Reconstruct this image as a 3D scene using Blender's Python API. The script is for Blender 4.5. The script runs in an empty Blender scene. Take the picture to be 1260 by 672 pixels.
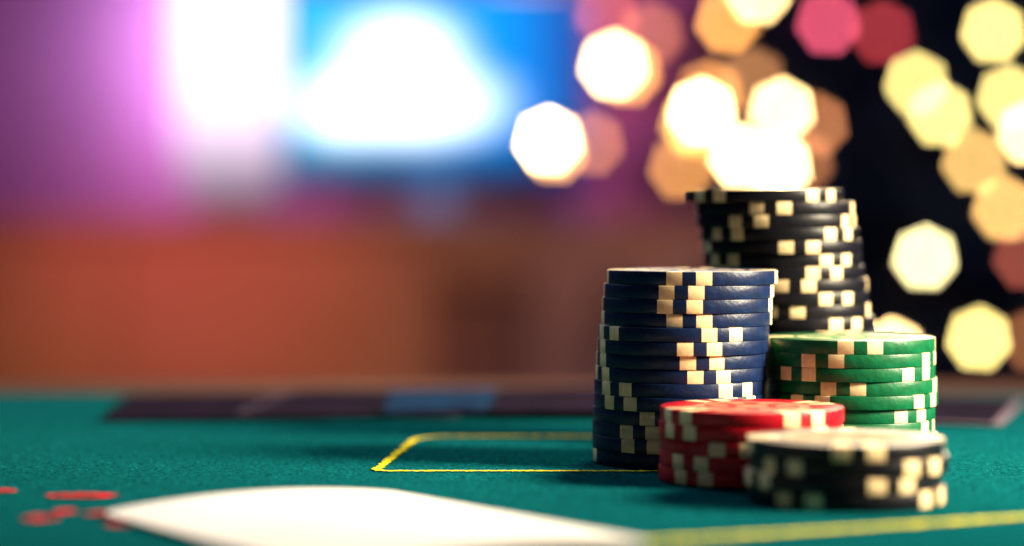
import bpy, bmesh, math, random
from mathutils import Vector, Matrix
random.seed(7)
S = bpy.context.scene
C = S.collection
S.view_settings.view_transform = 'Standard'
S.view_settings.look = 'None'
S.view_settings.exposure = 0
PI = math.pi
F = 3000.0; YH = 257.0; H = 0.058          # focal length in photo pixels, horizon row, eye height above the felt

def at(px, py, Y):
    return Vector(((px-630)/F*Y, Y, H + (YH-py)/F*Y))

# ---------------------------------------------------------------- helpers
def tag(o, label=None, cat=None, group=None, kind=None):
    if label: o['label'] = label
    if cat: o['category'] = cat
    if group: o['group'] = group
    if kind: o['kind'] = kind
    return o
def empty(name, loc, rz=0):
    o = bpy.data.objects.new(name, None); C.objects.link(o)
    o.location = loc; o.rotation_euler = (0, 0, rz); o.empty_display_size = 0.01
    return o
def link(name, bm, mats, parent=None, smooth=True, ang=35):
    me = bpy.data.meshes.new(name)
    bmesh.ops.recalc_face_normals(bm, faces=bm.faces)
    bm.to_mesh(me); bm.free()
    if not isinstance(mats, (list, tuple)): mats = [mats]
    for m in mats: me.materials.append(m)
    if smooth:
        for p in me.polygons: p.use_smooth = True
        me.set_sharp_from_angle(angle=math.radians(ang))
    o = bpy.data.objects.new(name, me); C.objects.link(o)
    if parent: o.parent = parent
    return o
def bx(bm, x0, x1, y0, y1, z0, z1, bev=0):
    g = bmesh.ops.create_cube(bm, size=1)
    M = Matrix.Translation(((x0+x1)/2, (y0+y1)/2, (z0+z1)/2)) @ Matrix.Diagonal((x1-x0, y1-y0, z1-z0, 1))
    bmesh.ops.transform(bm, matrix=M, verts=g['verts'])
    if bev:
        es = list({e for v in g['verts'] for e in v.link_edges})
        bmesh.ops.bevel(bm, geom=es, offset=bev, segments=2, affect='EDGES', profile=.6)
def lathe(bm, prof, n=32, mat=None, angles=None, loc=(0,0,0)):
    if angles is None: angles = [2*PI*i/n for i in range(n)]
    n = len(angles); rings = []
    for r, z in prof:
        if r < 1e-7: rings.append([bm.verts.new((loc[0], loc[1], loc[2]+z))])
        else: rings.append([bm.verts.new((loc[0]+r*math.cos(a), loc[1]+r*math.sin(a), loc[2]+z)) for a in angles])
    for k in range(len(rings)-1):
        A, B = rings[k], rings[k+1]
        for i in range(n):
            j = (i+1) % n
            if len(A) == 1 and len(B) == 1: continue
            if len(A) == 1: f = bm.faces.new((A[0], B[i], B[j]))
            elif len(B) == 1: f = bm.faces.new((A[i], A[j], B[0]))
            else: f = bm.faces.new((A[i], A[j], B[j], B[i]))
            if mat: f.material_index = mat(k, i)
def tube(bm, p0, p1, r0, r1, n=6):
    p0, p1 = Vector(p0), Vector(p1); d = (p1-p0).normalized()
    a = d.orthogonal().normalized(); b = d.cross(a)
    A = [bm.verts.new(p0 + r0*(math.cos(2*PI*i/n)*a + math.sin(2*PI*i/n)*b)) for i in range(n)]
    B = [bm.verts.new(p1 + r1*(math.cos(2*PI*i/n)*a + math.sin(2*PI*i/n)*b)) for i in range(n)]
    for i in range(n):
        j = (i+1) % n; bm.faces.new((A[i], A[j], B[j], B[i]))
    bm.faces.new(A[::-1]); bm.faces.new(B)

# ---------------------------------------------------------------- materials
def mat(name, col, rough=.5, col2=None, scale=40, bump=0, bscale=200, spec=.5, sheen=0, metal=0, lo=.35, hi=.65, detail=4, stretch=None):
    m = bpy.data.materials.new(name); m.use_nodes = True
    nt = m.node_tree; N = nt.nodes; L = nt.links; b = N['Principled BSDF']
    b.inputs['Roughness'].default_value = rough
    b.inputs['Specular IOR Level'].default_value = spec
    b.inputs['Metallic'].default_value = metal
    if sheen:
        b.inputs['Sheen Weight'].default_value = sheen
        b.inputs['Sheen Roughness'].default_value = .6
        b.inputs['Sheen Tint'].default_value = (.05, .70, .72, 1)
    tc = N.new('ShaderNodeTexCoord'); src = tc.outputs['Object']
    if stretch:
        mp = N.new('ShaderNodeMapping'); mp.inputs['Scale'].default_value = stretch
        L.new(src, mp.inputs['Vector']); src = mp.outputs['Vector']
    nz = N.new('ShaderNodeTexNoise'); nz.inputs['Scale'].default_value = scale; nz.inputs['Detail'].default_value = detail
    L.new(src, nz.inputs['Vector'])
    rp = N.new('ShaderNodeValToRGB')
    c2 = col2 or tuple(c*.8 for c in col)
    rp.color_ramp.elements[0].position = lo; rp.color_ramp.elements[0].color = (*c2, 1)
    rp.color_ramp.elements[1].position = hi; rp.color_ramp.elements[1].color = (*col, 1)
    L.new(nz.outputs['Fac'], rp.inputs['Fac']); L.new(rp.outputs['Color'], b.inputs['Base Color'])
    if bump:
        n2 = N.new('ShaderNodeTexNoise'); n2.inputs['Scale'].default_value = bscale; n2.inputs['Detail'].default_value = 3
        L.new(src, n2.inputs['Vector'])
        bp = N.new('ShaderNodeBump'); bp.inputs['Strength'].default_value = bump; bp.inputs['Distance'].default_value = .0004
        L.new(n2.outputs['Fac'], bp.inputs['Height']); L.new(bp.outputs['Normal'], b.inputs['Normal'])
    return m
def emis(name, col, strength):
    m = bpy.data.materials.new(name); m.use_nodes = True
    nt = m.node_tree; nt.nodes.clear()
    o = nt.nodes.new('ShaderNodeOutputMaterial'); e = nt.nodes.new('ShaderNodeEmission')
    e.inputs['Color'].default_value = (*col, 1); e.inputs['Strength'].default_value = strength
    nt.links.new(e.outputs[0], o.inputs['Surface'])
    return m

felt_m = mat('felt', (.001, .090, .104), 1.0, (.0005, .025, .036), scale=800, bump=1.0, bscale=1300, spec=.0, sheen=.05, detail=6, lo=.40, hi=.62)
fiber_m = mat('felt_fiber', (.008, .24, .25), 1.0, (.001, .026, .036), scale=450, spec=0, lo=.42, hi=.58)
cream = mat('cream_inlay', (.90, .70, .40), .5, (.70, .51, .28), scale=300, bump=.2, bscale=800, spec=.3)
chip_m = {
 'blue':  mat('blue_clay', (.0032, .0138, .060), .38, (.0020, .0080, .038), scale=400, bump=.22, bscale=1100, spec=.28),
 'black': mat('black_clay', (.0042, .0044, .0090), .38, (.003, .003, .006), scale=400, bump=.22, bscale=1100, spec=.23),
 'green': mat('green_clay', (.0020, .110, .040), .38, (.0015, .074, .027), scale=400, bump=.22, bscale=1100, spec=.28),
 'red':   mat('red_clay', (.44, .0050, .016), .38, (.34, .0040, .012), scale=400, bump=.22, bscale=1100, spec=.20)}
paper_m = {k: mat(k+'_inlay_paper', c, .7, tuple(x*.75 for x in c), scale=250, spec=.1) for k, c in
           {'blue': (.5, .38, .24), 'black': (.40, .29, .17), 'green': (.42, .42, .24), 'red': (.55, .20, .13)}.items()}
print_m = {'blue': mat('blue_print', (.03, .07, .2), .7, spec=.1), 'black': mat('black_print', (.20, .14, .09), .7, spec=.1),
           'green': mat('green_print', (.04, .20, .09), .7, spec=.1), 'red': mat('red_print_ring', (.42, .03, .03), .7, spec=.1)}
card_m = mat('card_stock', (.86, .83, .82), .6, (.80, .77, .76), scale=40, bump=.05, bscale=1500, spec=.1)
pale_edge = mat('card_pale_edge', (.16, .12, .16), .8, spec=0)
dim_edge = mat('card_dim_edge', (.07, .05, .075), .9, spec=0)
edge_m = mat('card_edge', (.015, .013, .02), .9, spec=0)
back_m = mat('card_back_ink', (.009, .009, .014), .9, (.020, .011, .026), scale=70, spec=0)
back_reflect = mat('card_back_reflection', (.014, .050, .12), .9, (.008, .012, .03), scale=45, spec=0)  # the screen's blue reflection is put into this card colour
yellow = mat('yellow_print', (.98, .74, .02), .9, (.30, .38, .04), scale=1500, bump=.6, bscale=1800, lo=.34, hi=.56, spec=0)
yellow_d = mat('near_yellow_print', (.90, .76, .03), .9, (.20, .32, .07), scale=700, bump=.6, bscale=1800, lo=.36, hi=.58, spec=0)  # darker yellow with greener mottling for the near line
redp = mat('red_print', (.72, .010, .02), .9, (.05, .05, .05), scale=420, spec=0, lo=.40, hi=.58)
wood = mat('walnut_trim', (.15, .075, .055), .9, (.09, .045, .036), scale=9, stretch=(1, 12, 12), spec=.0)
side_m = mat('sideboard_wood', (.42, .19, .115), .7, (.38, .165, .095), scale=5, stretch=(1, 6, 6), spec=.05)
shade_in = mat('recess_shade', (.24, .10, .07), .8, spec=.05)  # shade of the open niche put into a darker brown
wall_m = mat('wall_paint', (.44, .155, .44), .9, (.41, .14, .41), scale=5, spec=.05)
floor_m = mat('floor_boards', (.12, .06, .04), .5, (.07, .04, .03), scale=5, stretch=(1, 10, 1))
plastic = mat('black_plastic', (.012, .012, .016), .3)
foot_m = mat('silver_plastic', (.30, .32, .36), .4)
metal = mat('dull_metal', (.25, .22, .2), .35, metal=.9)
needle = mat('pine_needles', (.010, .020, .032), .7, (.004, .008, .018), scale=14, spec=.2)
bark = mat('bark', (.06, .035, .02), .8, (.03, .018, .012), scale=60, bump=.5)
cord_m = mat('green_cord', (.01, .03, .015), .5)

# ---------------------------------------------------------------- setting
bm = bmesh.new(); bx(bm, -3, 3, -1.0, 4.25, -.80, -.75)
tag(link('floor', bm, floor_m, smooth=False), kind='structure')
bm = bmesh.new(); bx(bm, -3, 3, 4.25, 4.35, -.75, 1.9)
tag(link('wall', bm, wall_m, smooth=False), kind='structure')

# ---------------------------------------------------------------- table
table = empty('poker_table', (0, .25, -.75))
tag(table, 'green felt poker table with yellow printed lines and a wooden edge under the chips', 'table')
OZ = Vector((0, .25, -.75))
def tlink(name, bm, m, **k):
    bmesh.ops.translate(bm, verts=bm.verts, vec=-OZ)
    return link(name, bm, m, table, **k)
TX, TY0, TY1 = .95, -.35, .765
bm = bmesh.new(); bx(bm, -TX, TX, TY0, TY1, -.03, 0)
tlink('felt_top', bm, felt_m, smooth=False)
# loose fibres of the cloth, one mesh
rf = random.Random(11); V = []; Fc = []
for i in range(80000):
    y = rf.uniform(.455, .66); x = rf.uniform(-.14, .15)*y/.56
    a = rf.uniform(0, 2*PI); l = rf.uniform(.0005, .0018); h = rf.uniform(.00005, .00045); wd = .00005
    dx, dy = math.cos(a)*l, math.sin(a)*l; nx, ny = -math.sin(a)*wd, math.cos(a)*wd
    b = len(V)
    V += [(x+nx, y+ny-.25, .75+.00002), (x-nx, y-ny-.25, .75+.00002), (x+dx, y+dy-.25, .75+h)]
    Fc.append((b, b+1, b+2))
me = bpy.data.meshes.new('felt_fibers'); me.from_pydata(V, [], Fc); me.materials.append(fiber_m)
o = bpy.data.objects.new('felt_fibers', me); C.objects.link(o); o.parent = table; o['kind'] = 'stuff'
bm = bmesh.new()
bx(bm, -TX-.065, TX+.065, TY1, TY1+.045, -.05, .001, .004)
tlink('edge_trim', bm, wood)
for s in (-1, 1):
    bm = bmesh.new(); bx(bm, s*TX if s > 0 else -TX-.065, TX+.065 if s > 0 else -TX, TY0, TY1-.001, -.05, .001, .004)
    tlink('edge_trim', bm, wood)
for sx in (-1, 1):
    for yy in (TY0+.12, TY1-.08):
        bm = bmesh.new(); tube(bm, (sx*.82, yy, -.75), (sx*.82, yy, -.0305), .025, .035, 12)
        tlink('leg', bm, wood)
def ribbon(bm, pts, w, z, jit=.00018, step=.0006):
    P = []
    for a, b in zip(pts[:-1], pts[1:]):
        a, b = Vector(a), Vector(b); n = max(1, int((b-a).length/step))
        P += [a.lerp(b, i/n) for i in range(n)]
    P.append(Vector(pts[-1])); prev = None
    for i, p in enumerate(P):
        t = (P[min(i+3, len(P)-1)] - P[max(i-3, 0)]).normalized(); nrm = Vector((-t.y, t.x))
        l = p + nrm*(w/2+random.uniform(-jit, jit)); r = p - nrm*(w/2+random.uniform(-jit, jit))
        cur = (bm.verts.new((l.x, l.y, z)), bm.verts.new((r.x, r.y, z)))
        if prev: bm.faces.new((prev[0], cur[0], cur[1], prev[1]))
        prev = cur
def arc(cx, cy, r, a0, a1, n=10):
    return [(cx+r*math.cos(math.radians(a0+(a1-a0)*i/n)), cy+r*math.sin(math.radians(a0+(a1-a0)*i/n))) for i in range(n+1)]
bm = bmesh.new()
ribbon(bm, [(.062, .618), (-.014, .618)] + arc(-.0145, .608, .010, 90, 172) + [(-.0297, .543)] + arc(-.0268, .5395, .0032, 180, 270) + [(.05, .5363)], .0019, .0003, jit=.0005)
tlink('printed_line', bm, yellow, smooth=False)
bm = bmesh.new()
ribbon(bm, [(.012 + .168*i/40, .418+.085*(i/40) - .004*math.sin(PI*i/40)) for i in range(41)], .0038, .0003, jit=.0006)
tlink('printed_line', bm, yellow_d, smooth=False)
for (px, py, w, h) in ((0, 606, 7, 7), (100, 612, 15, 9), (48, 640, 7, 9), (150, 646, 7, 9), (204, 654, 6, 8), (78, 632, 5, 7), (118, 634, 5, 7)):
    Y = F*H/(py-YH); x = (px-630)/F*Y
    bm = bmesh.new(); vs = [bm.verts.new((x + w/2000*math.cos(a)*random.uniform(.8, 1.1), Y + h/2000*math.sin(a)*random.uniform(.8, 1.1), .0003)) for a in [2*PI*i/28 for i in range(28)]]
    bm.faces.new(vs); tlink('printed_mark', bm, redp, smooth=False)

# ---------------------------------------------------------------- chips
R = .0195; T = .0031
prof = [(0, .00015), (.0128, .00015), (.0132, 0), (.01925, 0), (.01943, .00006), (.0195, .00020), (.0195, T-.00020), (.01943, T-.00006), (.01925, T), (.0132, T), (.0128, T-.00015), (0, T-.00015)]
HW, OFF = 5.3, 9.8
angs = []; flags = []
bounds = []
for q in range(4):
    c = q*90
    bounds += [(c-OFF-HW, c-OFF+HW, 1), (c-OFF+HW, c+OFF-HW, 0), (c+OFF-HW, c+OFF+HW, 1), (c+OFF+HW, c+90-OFF-HW, 0)]
for a0, a1, f in bounds:
    n = max(2, int((a1-a0)/3.0))
    for i in range(n):
        angs.append(math.radians(a0+(a1-a0)*i/n)); flags.append(f)
def chip_proto(col):
    bm = bmesh.new()
    lathe(bm, prof, angles=angs, mat=lambda k, i: 1 if (flags[i] and 2 <= k <= 8) else 0)
    return link('poker_chip', bm, [chip_m[col], cream], smooth=True, ang=40)
def inlay_proto(col):
    bm = bmesh.new()
    rad = [0, .0035, .0055, .0095, .0102, .0124]
    def mf(k, i):
        if k in (1, 3): return 1
        if k == 2 and (i//3) % 2 == 0: return 1
        return 0
    lathe(bm, [(r, T-.00008) for r in rad], n=48, mat=mf)
    return link('center_inlay', bm, [paper_m[col], print_m[col]], smooth=False)
protos = {}
ORD = ['top', 'second', 'third', 'fourth', 'fifth', 'sixth', 'seventh', 'eighth', 'ninth', 'tenth', 'eleventh', 'twelfth', 'thirteenth', 'fourteenth', 'fifteenth', 'sixteenth', 'seventeenth', 'eighteenth', 'nineteenth', 'twentieth']
def stack(col, word, sname, n, base, path, rots, group):
    """path(k): xy offset of chip k counted from the top; rots: pair angle as seen from the camera (deg, + = right)"""
    for k in range(n):
        if col not in protos:
            o = protos[col] = chip_proto(col)
        else:
            o = protos[col].copy(); C.objects.link(o)
        dx, dy = path(k)
        z = .0004 + (n-1-k)*(T+.00002)
        o.location = (base[0]+dx, base[1]+dy, z)
        r = rots[k] if k < len(rots) else random.uniform(-45, 45)
        view = math.atan2(base[0]+dx, base[1])
        o.rotation_euler = (0, 0, math.radians(-90 + r) - view)
        if k == 0: lab = f'{word} chip with cream edge marks lying on top of {sname}'
        elif k == n-1: lab = f'{word} chip at the bottom of {sname}, on the felt'
        else: lab = f'{word} chip with cream marks, {ORD[k]} from top of {sname}'
        tag(o, lab, 'poker chip', group)
        if k == 0:
            i = inlay_proto(col); i.parent = o
def jit(a): return random.uniform(-a, a)
bl = [852, 848, 846, 845, 841, 840, 839, 838, 836, 836, 835, 834, 834, 834]
stack('blue', 'navy blue', 'the tall blue stack', 14, (0, .558), lambda k: ((bl[k]-630)/F*.558, jit(.0006)),
      [-2, -5, -5, 2, 27, 11.5, 14, 19.5, 42, -44, -11, -26, -25, 5], 'chips of the tall blue stack')
kb = [940, 953, 955, 958, 961, 964, 967, 969, 972, 975, 978, 981, 983, 984, 986, 987, 988, 989, 990, 990]
stack('black', 'black', 'the tallest stack at back', 20, (0, .6040), lambda k: ((kb[k]-630)/F*.604 + jit(.0003), jit(.0005)),
      [47, -3, -20, -41, 13, -47, 30, 5, 37, -5, 40], 'chips of the tall black stack')
stack('green', 'green', 'the green stack', 9, (.0785, .5640), lambda k: (jit(.0004), jit(.0004)),
      [7, -19, -38, -6, -30, 46], 'chips of the green stack')
stack('red', 'red', 'the low red stack', 5, (.0510, .5195), lambda k: (jit(.0003), jit(.0003)),
      [35, -50, -12, -42, -38], 'chips of the red stack')
stack('black', 'black', 'the low front stack', 4, (.0660, .4825), lambda k: ((0, .0008, -.0006, .0002)[k], jit(.0004)),
      [8, -42, 30, -28], 'chips of the low black stack in front')

# ---------------------------------------------------------------- cards
def card_mesh(w, l, bow, r=.0032, border=0, th=.0003, nu=22):
    bm = bmesh.new()
    vs = [-l/2 + r*(1-math.cos(PI/2*i/5)) for i in range(6)]
    nmid = 26
    vs += [-l/2+r + (l-2*r)*i/nmid for i in range(1, nmid)]
    vs += [-v for v in vs[5::-1]]
    def zz(u, v): return bow*(1-(u/(w/2))**2)
    for side in (0, 1):
        rows = []
        for v in vs:
            e = l/2-abs(v)
            hw = w/2 - (r - math.sqrt(max(0, r*r-(r-e)**2)) if e < r else 0)
            rows.append([bm.verts.new((hw*(2*i/nu-1), v, zz(hw*(2*i/nu-1), v) + (th if side else 0))) for i in range(nu+1)])
        for a, b in zip(rows[:-1], rows[1:]):
            for i in range(nu):
                f = bm.faces.new((a[i], a[i+1], b[i+1], b[i]))
                if side and border:
                    c = f.calc_center_median()
                    if abs(c.x) < w/2-border and abs(c.y) < l/2-border: f.material_index = 1
        if side == 0: R0 = rows
        else:
            def outline(q): return [x for x in q[0]] + [row[-1] for row in q[1:-1]] + q[-1][::-1] + [row[0] for row in q[-2:0:-1]]
            A, B = outline(R0), outline(rows)
            for i in range(len(A)):
                j = (i+1) % len(A); bm.faces.new((A[i], A[j], B[j], B[i]))
    return bm
bm = card_mesh(.0635, .089, .0020)
o = link('playing_card', bm, card_m)
o.location = (-.0265, .4370, .0007); o.rotation_euler = (0, 0, math.atan2(.545, .838))
tag(o, 'blank white playing card with a slight bow lying in the left foreground', 'playing card')
dk = [(-.0835, .707, .0005, 4, back_m, edge_m, 'dark card lying face down at the far side of the felt, leftmost of the row'),
      (-.0420, .713, .0011, -5, back_m, dim_edge, 'dark card with a pale edge second from the left in the far row'),
      (-.0080, .713, .0017, 2, back_reflect, edge_m, 'dark card with blue screen reflection painted on, far row just left of blue stack'),
      (.0260, .709, .0023, -2, back_m, edge_m, 'dark card in the far row half hidden behind the blue stack'),
      (.1120, .697, .0005, -16, back_m, pale_edge, 'dark card with pale edge lying on the felt right of the green stack')]
for x, y, z, a, m, em_, lab in dk:
    bm = card_mesh(.063, .088, .0004, border=.0026)
    o = link('playing_card', bm, [em_, m])
    o.location = (x, y, z); o.rotation_euler = (0, 0, math.radians(a))
    tag(o, lab, 'playing card', 'dark cards at the far side of the table')

# ---------------------------------------------------------------- background: sideboard, monitor, glow column
sb = empty('sideboard', (-.35, 3.95, -.75))
tag(sb, 'brown wooden sideboard with a dark open niche behind the table under the screen', 'sideboard')
def slink(name, bm, m, root, **k):
    bmesh.ops.translate(bm, verts=bm.verts, vec=-Vector(root.location)); return link(name, bm, m, root, **k)
X0, X1, YF, YB, ZT = -1.25, .42, 3.78, 4.2, .045
bm = bmesh.new(); bx(bm, X0, X1, YF-.015, YB, ZT-.03, ZT, .012); slink('top_board', bm, side_m, sb)
bm = bmesh.new()
bx(bm, X0+.01, X1-.01, YB-.02, YB-.005, -.7, ZT-.03)
for xx in (X0+.01, -.62, -.135, .02, X1-.03): bx(bm, xx, xx+.02, YF+.02, YB-.02, -.7, ZT-.03)
bx(bm, X0+.03, X1-.03, YF+.02, YB-.02, -.70, -.68)
slink('carcass', bm, side_m, sb, smooth=False)
for a, b in ((X0+.012, -.612), (-.608, -.127), (.032, X1-.012)):
    bm = bmesh.new(); bx(bm, a, b, YF, YF+.018, -.68, ZT-.031, .002); d = slink('door', bm, side_m, sb)
    hb = bmesh.new(); hx = b-.05; tube(hb, (hx, YF-.022, -.43), (hx, YF-.022, -.33), .005, .005, 8)
    for zz in (-.42, -.34): tube(hb, (hx, YF-.022, zz), (hx, YF, zz), .004, .004, 6)
    bmesh.ops.translate(hb, verts=hb.verts, vec=-Vector(sb.location))
    link('handle', hb, metal, d)
bm = bmesh.new(); bx(bm, -.125, .03, YF+.001, YF+.018, -.060, ZT-.031, .002); slink('drawer_front', bm, side_m, sb)
bm = bmesh.new(); bx(bm, -.113, .018, YF+.030, YF+.050, -.67, -.062); slink('niche_back', bm, shade_in, sb, smooth=False)

mon = empty('monitor', (-.125, 3.93, ZT))
tag(mon, 'blurred monitor with a glowing blue screen and a white cloud shape on it', 'monitor')
MX0, MX1, MZ0, MZ1 = -.368, .122, .115, .418
bm = bmesh.new(); bx(bm, MX0-.006, MX1+.012, 3.925, 3.955, MZ0-.014, MZ1+.012, .004); slink('bezel', bm, plastic, mon)
bm = bmesh.new(); bx(bm, -.16, -.09, 3.94, 3.952, ZT+.01, MZ0+.05, .003); slink('neck', bm, foot_m, mon)
bm = bmesh.new(); bx(bm, -.24, -.01, 3.86, 4.02, ZT, ZT+.010, .004); slink('foot', bm, foot_m, mon)
bm = bmesh.new()
v = [bm.verts.new(p) for p in ((MX0, 3.9225, MZ0), (MX1, 3.9225, MZ0), (MX1, 3.9225, MZ1), (MX0, 3.9225, MZ1))]; bm.faces.new(v)
scm = bpy.data.materials.new('screen_picture'); scm.use_nodes = True
nt = scm.node_tree; nt.nodes.clear(); N = nt.nodes; L = nt.links
tc = N.new('ShaderNodeTexCoord')
def blob(cx, cz, rx, rz, inner=.30):
    mp = N.new('ShaderNodeMapping'); mp.vector_type = 'POINT'
    mp.inputs['Location'].default_value = (-cx/rx, 0, -cz/rz); mp.inputs['Scale'].default_value = (1/rx, 0, 1/rz)
    L.new(tc.outputs['Object'], mp.inputs['Vector'])
    ln = N.new('ShaderNodeVectorMath'); ln.operation = 'LENGTH'; L.new(mp.outputs[0], ln.inputs[0])
    mr = N.new('ShaderNodeMapRange'); mr.interpolation_type = 'SMOOTHSTEP'
    mr.inputs['From Min'].default_value = inner; mr.inputs['From Max'].default_value = 1.4
    mr.inputs['To Min'].default_value = 1; mr.inputs['To Max'].default_value = 0
    L.new(ln.outputs['Value'], mr.inputs['Value']); return mr.outputs[0]
def mx(a, b):
    n = N.new('ShaderNodeMath'); n.operation = 'MAXIMUM'; L.new(a, n.inputs[0]); L.new(b, n.inputs[1]); return n.outputs[0]
ml = mon.location
def sc(px, py):
    p = at(px, py, 3.9225); return p.x-ml.x, p.z-ml.z
c1 = sc(492, 80); c2 = sc(500, 128); c3 = sc(430, 132)
cl = mx(mx(blob(*c1, .100, .078), blob(*c2, .150, .060)), blob(*c3, .085, .055))
gx = N.new('ShaderNodeSeparateXYZ'); L.new(tc.outputs['Object'], gx.inputs[0])
rx = N.new('ShaderNodeMapRange'); rx.inputs['From Min'].default_value = MX0-ml.x; rx.inputs['From Max'].default_value = MX1-ml.x
L.new(gx.outputs['X'], rx.inputs['Value'])
ramp = N.new('ShaderNodeValToRGB'); ramp.color_ramp.elements[0].color = (.05, .56, 1.0, 1); ramp.color_ramp.elements[1].color = (.02, .04, .32, 1)
ramp.color_ramp.elements.new(.72).color = (.004, .32, 1.0, 1)
L.new(rx.outputs[0], ramp.inputs['Fac'])
rz = N.new('ShaderNodeMapRange'); rz.interpolation_type = 'SMOOTHSTEP'; rz.inputs['From Min'].default_value = MZ0-ml.z; rz.inputs['From Max'].default_value = MZ0-ml.z+.09
rz.inputs['To Min'].default_value = .30; rz.inputs['To Max'].default_value = 1.2
L.new(gx.outputs['Z'], rz.inputs['Value'])
mxn = N.new('ShaderNodeMix'); mxn.data_type = 'RGBA'
L.new(cl, mxn.inputs['Factor']); L.new(ramp.outputs['Color'], mxn.inputs[6]); mxn.inputs[7].default_value = (2.1, 2.4, 2.8, 1)
em = N.new('ShaderNodeEmission'); L.new(rz.outputs[0], em.inputs['Strength']); L.new(mxn.outputs[2], em.inputs['Color'])
om = N.new('ShaderNodeOutputMaterial'); L.new(em.outputs[0], om.inputs['Surface'])
slink('screen', bm, scm, mon, smooth=False)

lp = empty('glow_column', (-.47, 4.06, ZT))  # added glowing column, stands in for a brightly lit patch of wall
tag(lp, 'tall glowing white column added as the bright glow left of the blue screen', 'lamp')
lm = bpy.data.materials.new('column_glow'); lm.use_nodes = True
nt = lm.node_tree; nt.nodes.clear(); N = nt.nodes; L = nt.links
tc = N.new('ShaderNodeTexCoord'); sx = N.new('ShaderNodeSeparateXYZ'); L.new(tc.outputs['Object'], sx.inputs[0])
mr = N.new('ShaderNodeMapRange'); mr.interpolation_type = 'SMOOTHSTEP'
mr.inputs['From Min'].default_value = .0; mr.inputs['From Max'].default_value = .27; mr.inputs['To Min'].default_value = .16; mr.inputs['To Max'].default_value = 2.1
L.new(sx.outputs['Z'], mr.inputs['Value'])
e = N.new('ShaderNodeEmission'); e.inputs['Color'].default_value = (1, .76, 1, 1); L.new(mr.outputs[0], e.inputs['Strength'])
om = N.new('ShaderNodeOutputMaterial'); L.new(e.outputs[0], om.inputs['Surface'])
bm = bmesh.new(); lathe(bm, [(0, 0), (.06, 0), (.06, .012), (.015, .018), (.012, .03), (0, .03)], 32, loc=(-.47, 4.06, ZT)); slink('base', bm, metal, lp)
bm = bmesh.new(); lathe(bm, [(0, .03), (.060, .03), (.078, .055), (.085, .12), (.085, .55), (.075, .556), (0, .556)], 48, loc=(-.47, 4.06, ZT)); slink('shade', bm, lm, lp)

# ---------------------------------------------------------------- tree
tree = empty('christmas_tree', (.66, 3.92, -.75))
tag(tree, 'dark bushy christmas tree standing behind the table covered in small lights', 'tree')
bm = bmesh.new(); tube(bm, (0, 0, 0), (0, 0, 1.0), .045, .03, 12); tube(bm, (0, 0, 1.0), (0, 0, 2.2), .03, .006, 12); link('trunk', bm, bark, tree)
bm = bmesh.new()
rt = random.Random(3)
for i in range(420):
    h = .25 + 1.95*(i/420)
    rad = (.60*(1-(h-.25)/2.05)**.8+.05)*rt.uniform(.65, 1.08)
    a = i*2.39996 + rt.uniform(-.3, .3)
    if h < .3 and rt.random() < .2: continue
    d = Vector((math.cos(a), math.sin(a)*.85, rt.uniform(-.18, .12)))
    p0 = Vector((0, 0, h)); p1 = p0 + d*rad
    if p1.y > .26: p1.y = .26
    tube(bm, p0, p1, .006, .002, 4)
    n = int(45*rad/.5)+14
    for k in range(n):
        t = rt.uniform(.2, 1.02); q = p0.lerp(p1, t)
        dirn = (d*.6 + Vector((rt.gauss(0, .7), rt.gauss(0, .7), rt.gauss(0, .6)))).normalized()
        ln = rt.uniform(.035, .075); w = rt.uniform(.004, .009)
        s = dirn.cross(Vector((rt.gauss(0, 1), rt.gauss(0, 1), rt.gauss(0, 1)))).normalized()*w
        e = q+dirn*ln
        f = [bm.verts.new(q-s*.4), bm.verts.new(q+dirn*ln*.5-s), bm.verts.new(e), bm.verts.new(q+dirn*ln*.5+s)]
        bm.faces.new(f)
me = bpy.data.meshes.new('crown'); bm.to_mesh(me); bm.free(); me.materials.append(needle)
o = bpy.data.objects.new('crown', me); C.objects.link(o); o.parent = tree

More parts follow.
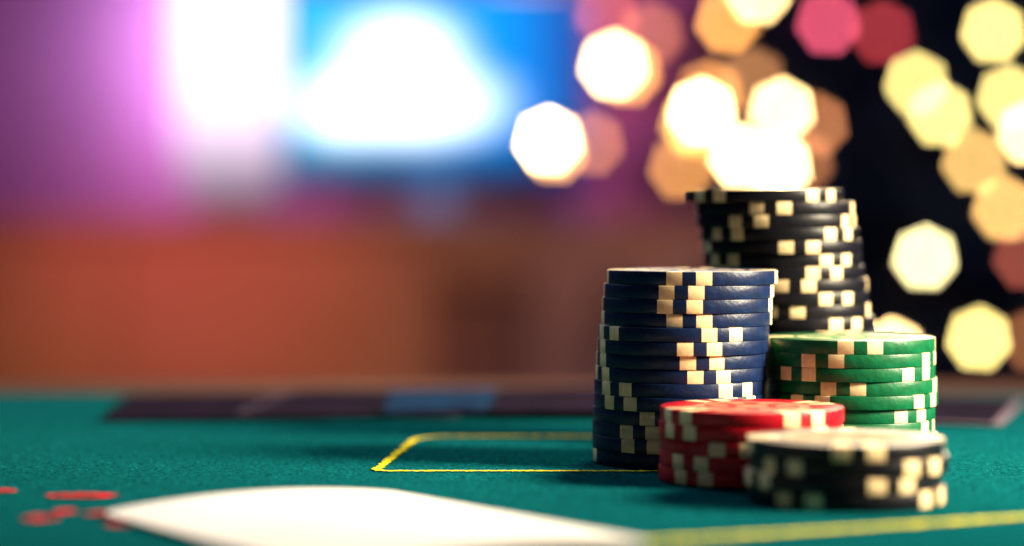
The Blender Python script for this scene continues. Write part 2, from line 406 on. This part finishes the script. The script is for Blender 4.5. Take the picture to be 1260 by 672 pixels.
# ---------------------------------------------------------------- fairy lights
W = (1, .66, .26); Yl = (1, .78, .25); Og = (1, .42, .10); Pk = (1, .12, .22); Rd = (.9, .08, .10); Br = (1, .36, .14)
LT = [ # px, py, depth, diameter mm, colour, strength, label
 (755, 82, 3.35, 26, W, 62, 'large warm white light upper left of the tree, nearest the top of the screen'),
 (675, 175, 3.35, 24, W, 95, 'bright white light overlapping the lower right corner of the blue screen'),
 (863, 140, 3.30, 24, W, 95, 'bright white light with orange rim above the left edge of the black stack'),
 (961, 137, 3.30, 19, W, 80, 'white light directly above the middle of the black stack'),
 (912, 194, 3.30, 19, W, 90, 'white light touching the top of the black stack, left one of two'),
 (958, 206, 3.30, 19, W, 90, 'white light touching the top of the black stack, right one of two'),
 (895, 28, 3.35, 19, Og, 24, 'dim orange light near the top of the picture above the black stack'),
 (932, -8, 3.30, 19, W, 50, 'warm white light cut by the top frame above the black stack'),
 (1018, 30, 3.30, 19, Pk, 14, 'bright pink light at the top of the tree'),
 (1085, 42, 3.38, 20, Rd, 7, 'dim dark red light just right of the pink one'),
 (1127, 104, 3.30, 19, Yl, 24, 'pale yellow light, upper left of an overlapping pair on the tree'),
 (1156, 142, 3.26, 19, Yl, 27, 'pale yellow light, lower right of an overlapping pair on the tree'),
 (1221, 40, 3.30, 19, Yl, 29, 'pale yellow light at the upper right corner of the tree'),
 (1241, 121, 3.30, 19, Yl, 25, 'pale yellow light at the right edge below the corner one'),
 (1198, 200, 3.32, 19, (1, .60, .18), 19, 'tan light halfway down the right side of the tree'),
 (1236, 258, 3.30, 19, (1, .56, .17), 23, 'peach light at the right edge below the tan one'),
 (1138, 318, 3.24, 19, (1, .86, .40), 38, 'single cream light right of the black stack, set apart from others'),
 (1205, 418, 3.20, 19, (1, .78, .24), 30, 'lowest yellow light on the tree right of the green stack'),
 (1266, 165, 3.28, 19, W, 60, 'white light cut by the right frame edge'),
 (1003, 155, 3.38, 19, Br, 10, 'dim orange brown light right of the white cluster over the black stack'),
 (1262, 318, 3.30, 19, (1, .22, .14), 6, 'dim reddish light cut by the right frame edge, lower half'),
 (1098, 432, 3.22, 19, W, 60, 'white light peeking out between the black stack and the green stack'),
 (838, 208, 3.38, 21, Og, 12, 'dim orange light left of the black stack top'),
 (728, 178, 3.38, 21, Br, 8, 'dim brown orange light right of the bright one by the screen'),
 (745, 20, 3.40, 23, (1, .20, .14), 7, 'dim red orange light at the top between screen and tree'),
 (1272, 420, 3.25, 19, Br, 5, 'dim brown light at the right frame edge beside the lowest yellow light'),
 (772, 90, 3.42, 25, Og, 18, 'orange light added behind the large warm white one for its halo'),  # from here down, bulbs added to imitate orange halos and haze
 (853, 154, 3.42, 23, (1, .55, .10), 28, 'golden light added behind the white one to make its orange rim'),
 (872, 118, 3.42, 26, (1, .40, .10), 12, 'amber light added just above the white one with the orange rim for its halo'),
 (682, 186, 3.42, 23, (1, .45, .12), 20, 'amber light added behind the bright one at the screen corner for its halo'),
 (800, 45, 3.44, 26, (1, .30, .15), 5, 'faint coral light added for haze right of the large warm white one'),
 (925, 100, 3.44, 26, (1, .42, .16), 5, 'faint amber light added for haze between the two white ones above the black stack'),
 (985, 200, 3.44, 24, (1, .36, .14), 5, 'faint brown orange light added for haze at the right edge of the white cluster'),
]
sock = bmesh.new(); lathe(sock, [(0, .0), (.35, 0), (.36, .5), (.30, .55), (0, .55)], 14)
sock_o = None
pos = []
for px, py, Y, d, col, st, lab in LT:
    p = at(px, py, Y); d /= 1000
    root = empty('fairy_light', p + Vector((0, 0, d*.9))); tag(root, lab, 'light', 'fairy lights on and beside the tree')
    bm = bmesh.new(); r = d/2
    lathe(bm, [(0, -.9*d-r), (r*.5, -.9*d-r*.87), (r*.87, -.9*d-r*.5), (r, -.9*d), (r*.93, -.9*d+r*.45), (r*.7, -.9*d+r*.9), (r*.55, -.9*d+r*1.15), (0, -.9*d+r*1.15)], 20)
    link('bulb', bm, emis('bulb_glow', col, st), root)
    if sock_o is None: so = sock_o = link('socket', sock, plastic)
    else: so = sock_o.copy(); C.objects.link(so)
    so.parent = root; so.scale = (d*.9, d*.9, d*.9); so.location = (0, 0, -.35*d)
    pos.append(p + Vector((0, 0, d*1.0)))
cur = bpy.data.curves.new('light_cord', 'CURVE'); cur.dimensions = '3D'; cur.bevel_depth = .0016; cur.bevel_resolution = 1
order = []
rest = list(range(len(pos))); k = 1
while rest:
    order.append(k); rest.remove(k)
    if rest: k = min(rest, key=lambda q: (pos[q]-pos[order[-1]]).length)
sp = cur.splines.new('BEZIER'); sp.bezier_points.add(len(order)-1)
for i, q in enumerate(order):
    b = sp.bezier_points[i]; b.co = pos[q]; b.handle_left_type = b.handle_right_type = 'AUTO'
tmp = bpy.data.objects.new('tmp', cur); C.objects.link(tmp)
dg = bpy.context.evaluated_depsgraph_get()
me = bpy.data.meshes.new_from_object(tmp.evaluated_get(dg)); bpy.data.objects.remove(tmp)
me.materials.clear(); me.materials.append(cord_m)
o = bpy.data.objects.new('light_cord', me); C.objects.link(o)
tag(o, 'thin dark cord linking the small lights across the tree', 'cord')

# ---------------------------------------------------------------- lamps and world
w = bpy.data.worlds.new('World'); S.world = w; w.use_nodes = True
bg = w.node_tree.nodes['Background']; bg.inputs['Color'].default_value = (.06, .10, .36, 1); bg.inputs['Strength'].default_value = .10
def lamp(kind, name, loc, target, energy, col, size=.1, spot=60, blend=.6, spread=180):
    d = bpy.data.lights.new(name, kind); d.energy = energy; d.color = col
    if kind == 'AREA': d.size = size; d.spread = math.radians(spread)
    else: d.shadow_soft_size = size
    if kind == 'SPOT': d.spot_size = math.radians(spot); d.spot_blend = blend
    o = bpy.data.objects.new(name, d); C.objects.link(o); o.location = loc
    o.rotation_euler = (Vector(target)-Vector(loc)).to_track_quat('-Z', 'Y').to_euler()
lamp('AREA', 'key_lamp', (.50, .42, .27), (.07, .56, .02), 2.1, (1, .84, .58), .15, spread=58)
lamp('AREA', 'back_lamp', (.26, 1.25, .42), (.05, .58, .01), 1.2, (1, .80, .54), .30, spread=64)
lamp('AREA', 'cool_fill', (-.30, 1.05, .50), (.00, .66, 0), .36, (.66, .86, 1), .3, spread=64)  # unseen cool fill added from the back left
lamp('SPOT', 'card_spot', (-.30, .42, .50), (-.036, .465, 0), 1.7, (.97, .91, 1), .06, 15, 1)  # unseen spot added to brighten the white card
lamp('POINT', 'added_halo', (-.55, 4.13, .40), (0, 0, 0), 2.1, (.90, .90, 1), .05)  # unseen point light added by the column to whiten the wall
lamp('POINT', 'added_halo', (-.55, 4.13, .25), (0, 0, 0), 1.7, (.92, .88, 1), .05)  # second added point light of the wall halo, lower down
lamp('POINT', 'added_spill', (-.125, 3.86, .085), (0, 0, 0), .16, (.05, .35, 1), .02)  # unseen point light added for the blue glow under the screen
lamp('SPOT', 'wall_purple', (-1.3, 3.2, .55), (-.75, 4.25, .2), 3.2, (1, .04, .80), .15, 90, 1)
lamp('SPOT', 'warm_spot', (-.6, 2.4, .6), (-.50, 3.8, -.27), 54, (1, .57, .28), .12, 43, 1)
lamp('SPOT', 'magenta_spot', (-.7, 2.4, .5), (-.50, 3.8, .05), 44, (1, .10, .46), .12, 28, 1)  # unseen spot added to tint the sideboard top towards the wall
lamp('SPOT', 'red_glow', (.15, 3.3, .7), (.10, 4.25, .22), 34, (1, .36, .24), .1, 46, 1)  # unseen spot added to warm the wall beside the tree
lamp('SPOT', 'tree_blue', (.55, 1.9, 1.0), (.62, 3.6, .05), 90, (.18, .36, 1), .2, 50, 1)  # unseen blue spot added to lift the dark needles to navy

# ---------------------------------------------------------------- camera
cd = bpy.data.cameras.new('camera'); cam = bpy.data.objects.new('camera', cd); C.objects.link(cam)
cd.sensor_width = 36; cd.lens = F/1260*36; cd.clip_start = .01; cd.clip_end = 50
cam.location = (0, 0, H); cam.rotation_euler = (PI/2 - math.atan((336-YH)/F), 0, 0)
cd.dof.use_dof = True; cd.dof.focus_distance = .543; cd.dof.aperture_fstop = cd.lens/18.0; cd.dof.aperture_blades = 7; cd.dof.aperture_rotation = math.radians(10)
S.camera = cam
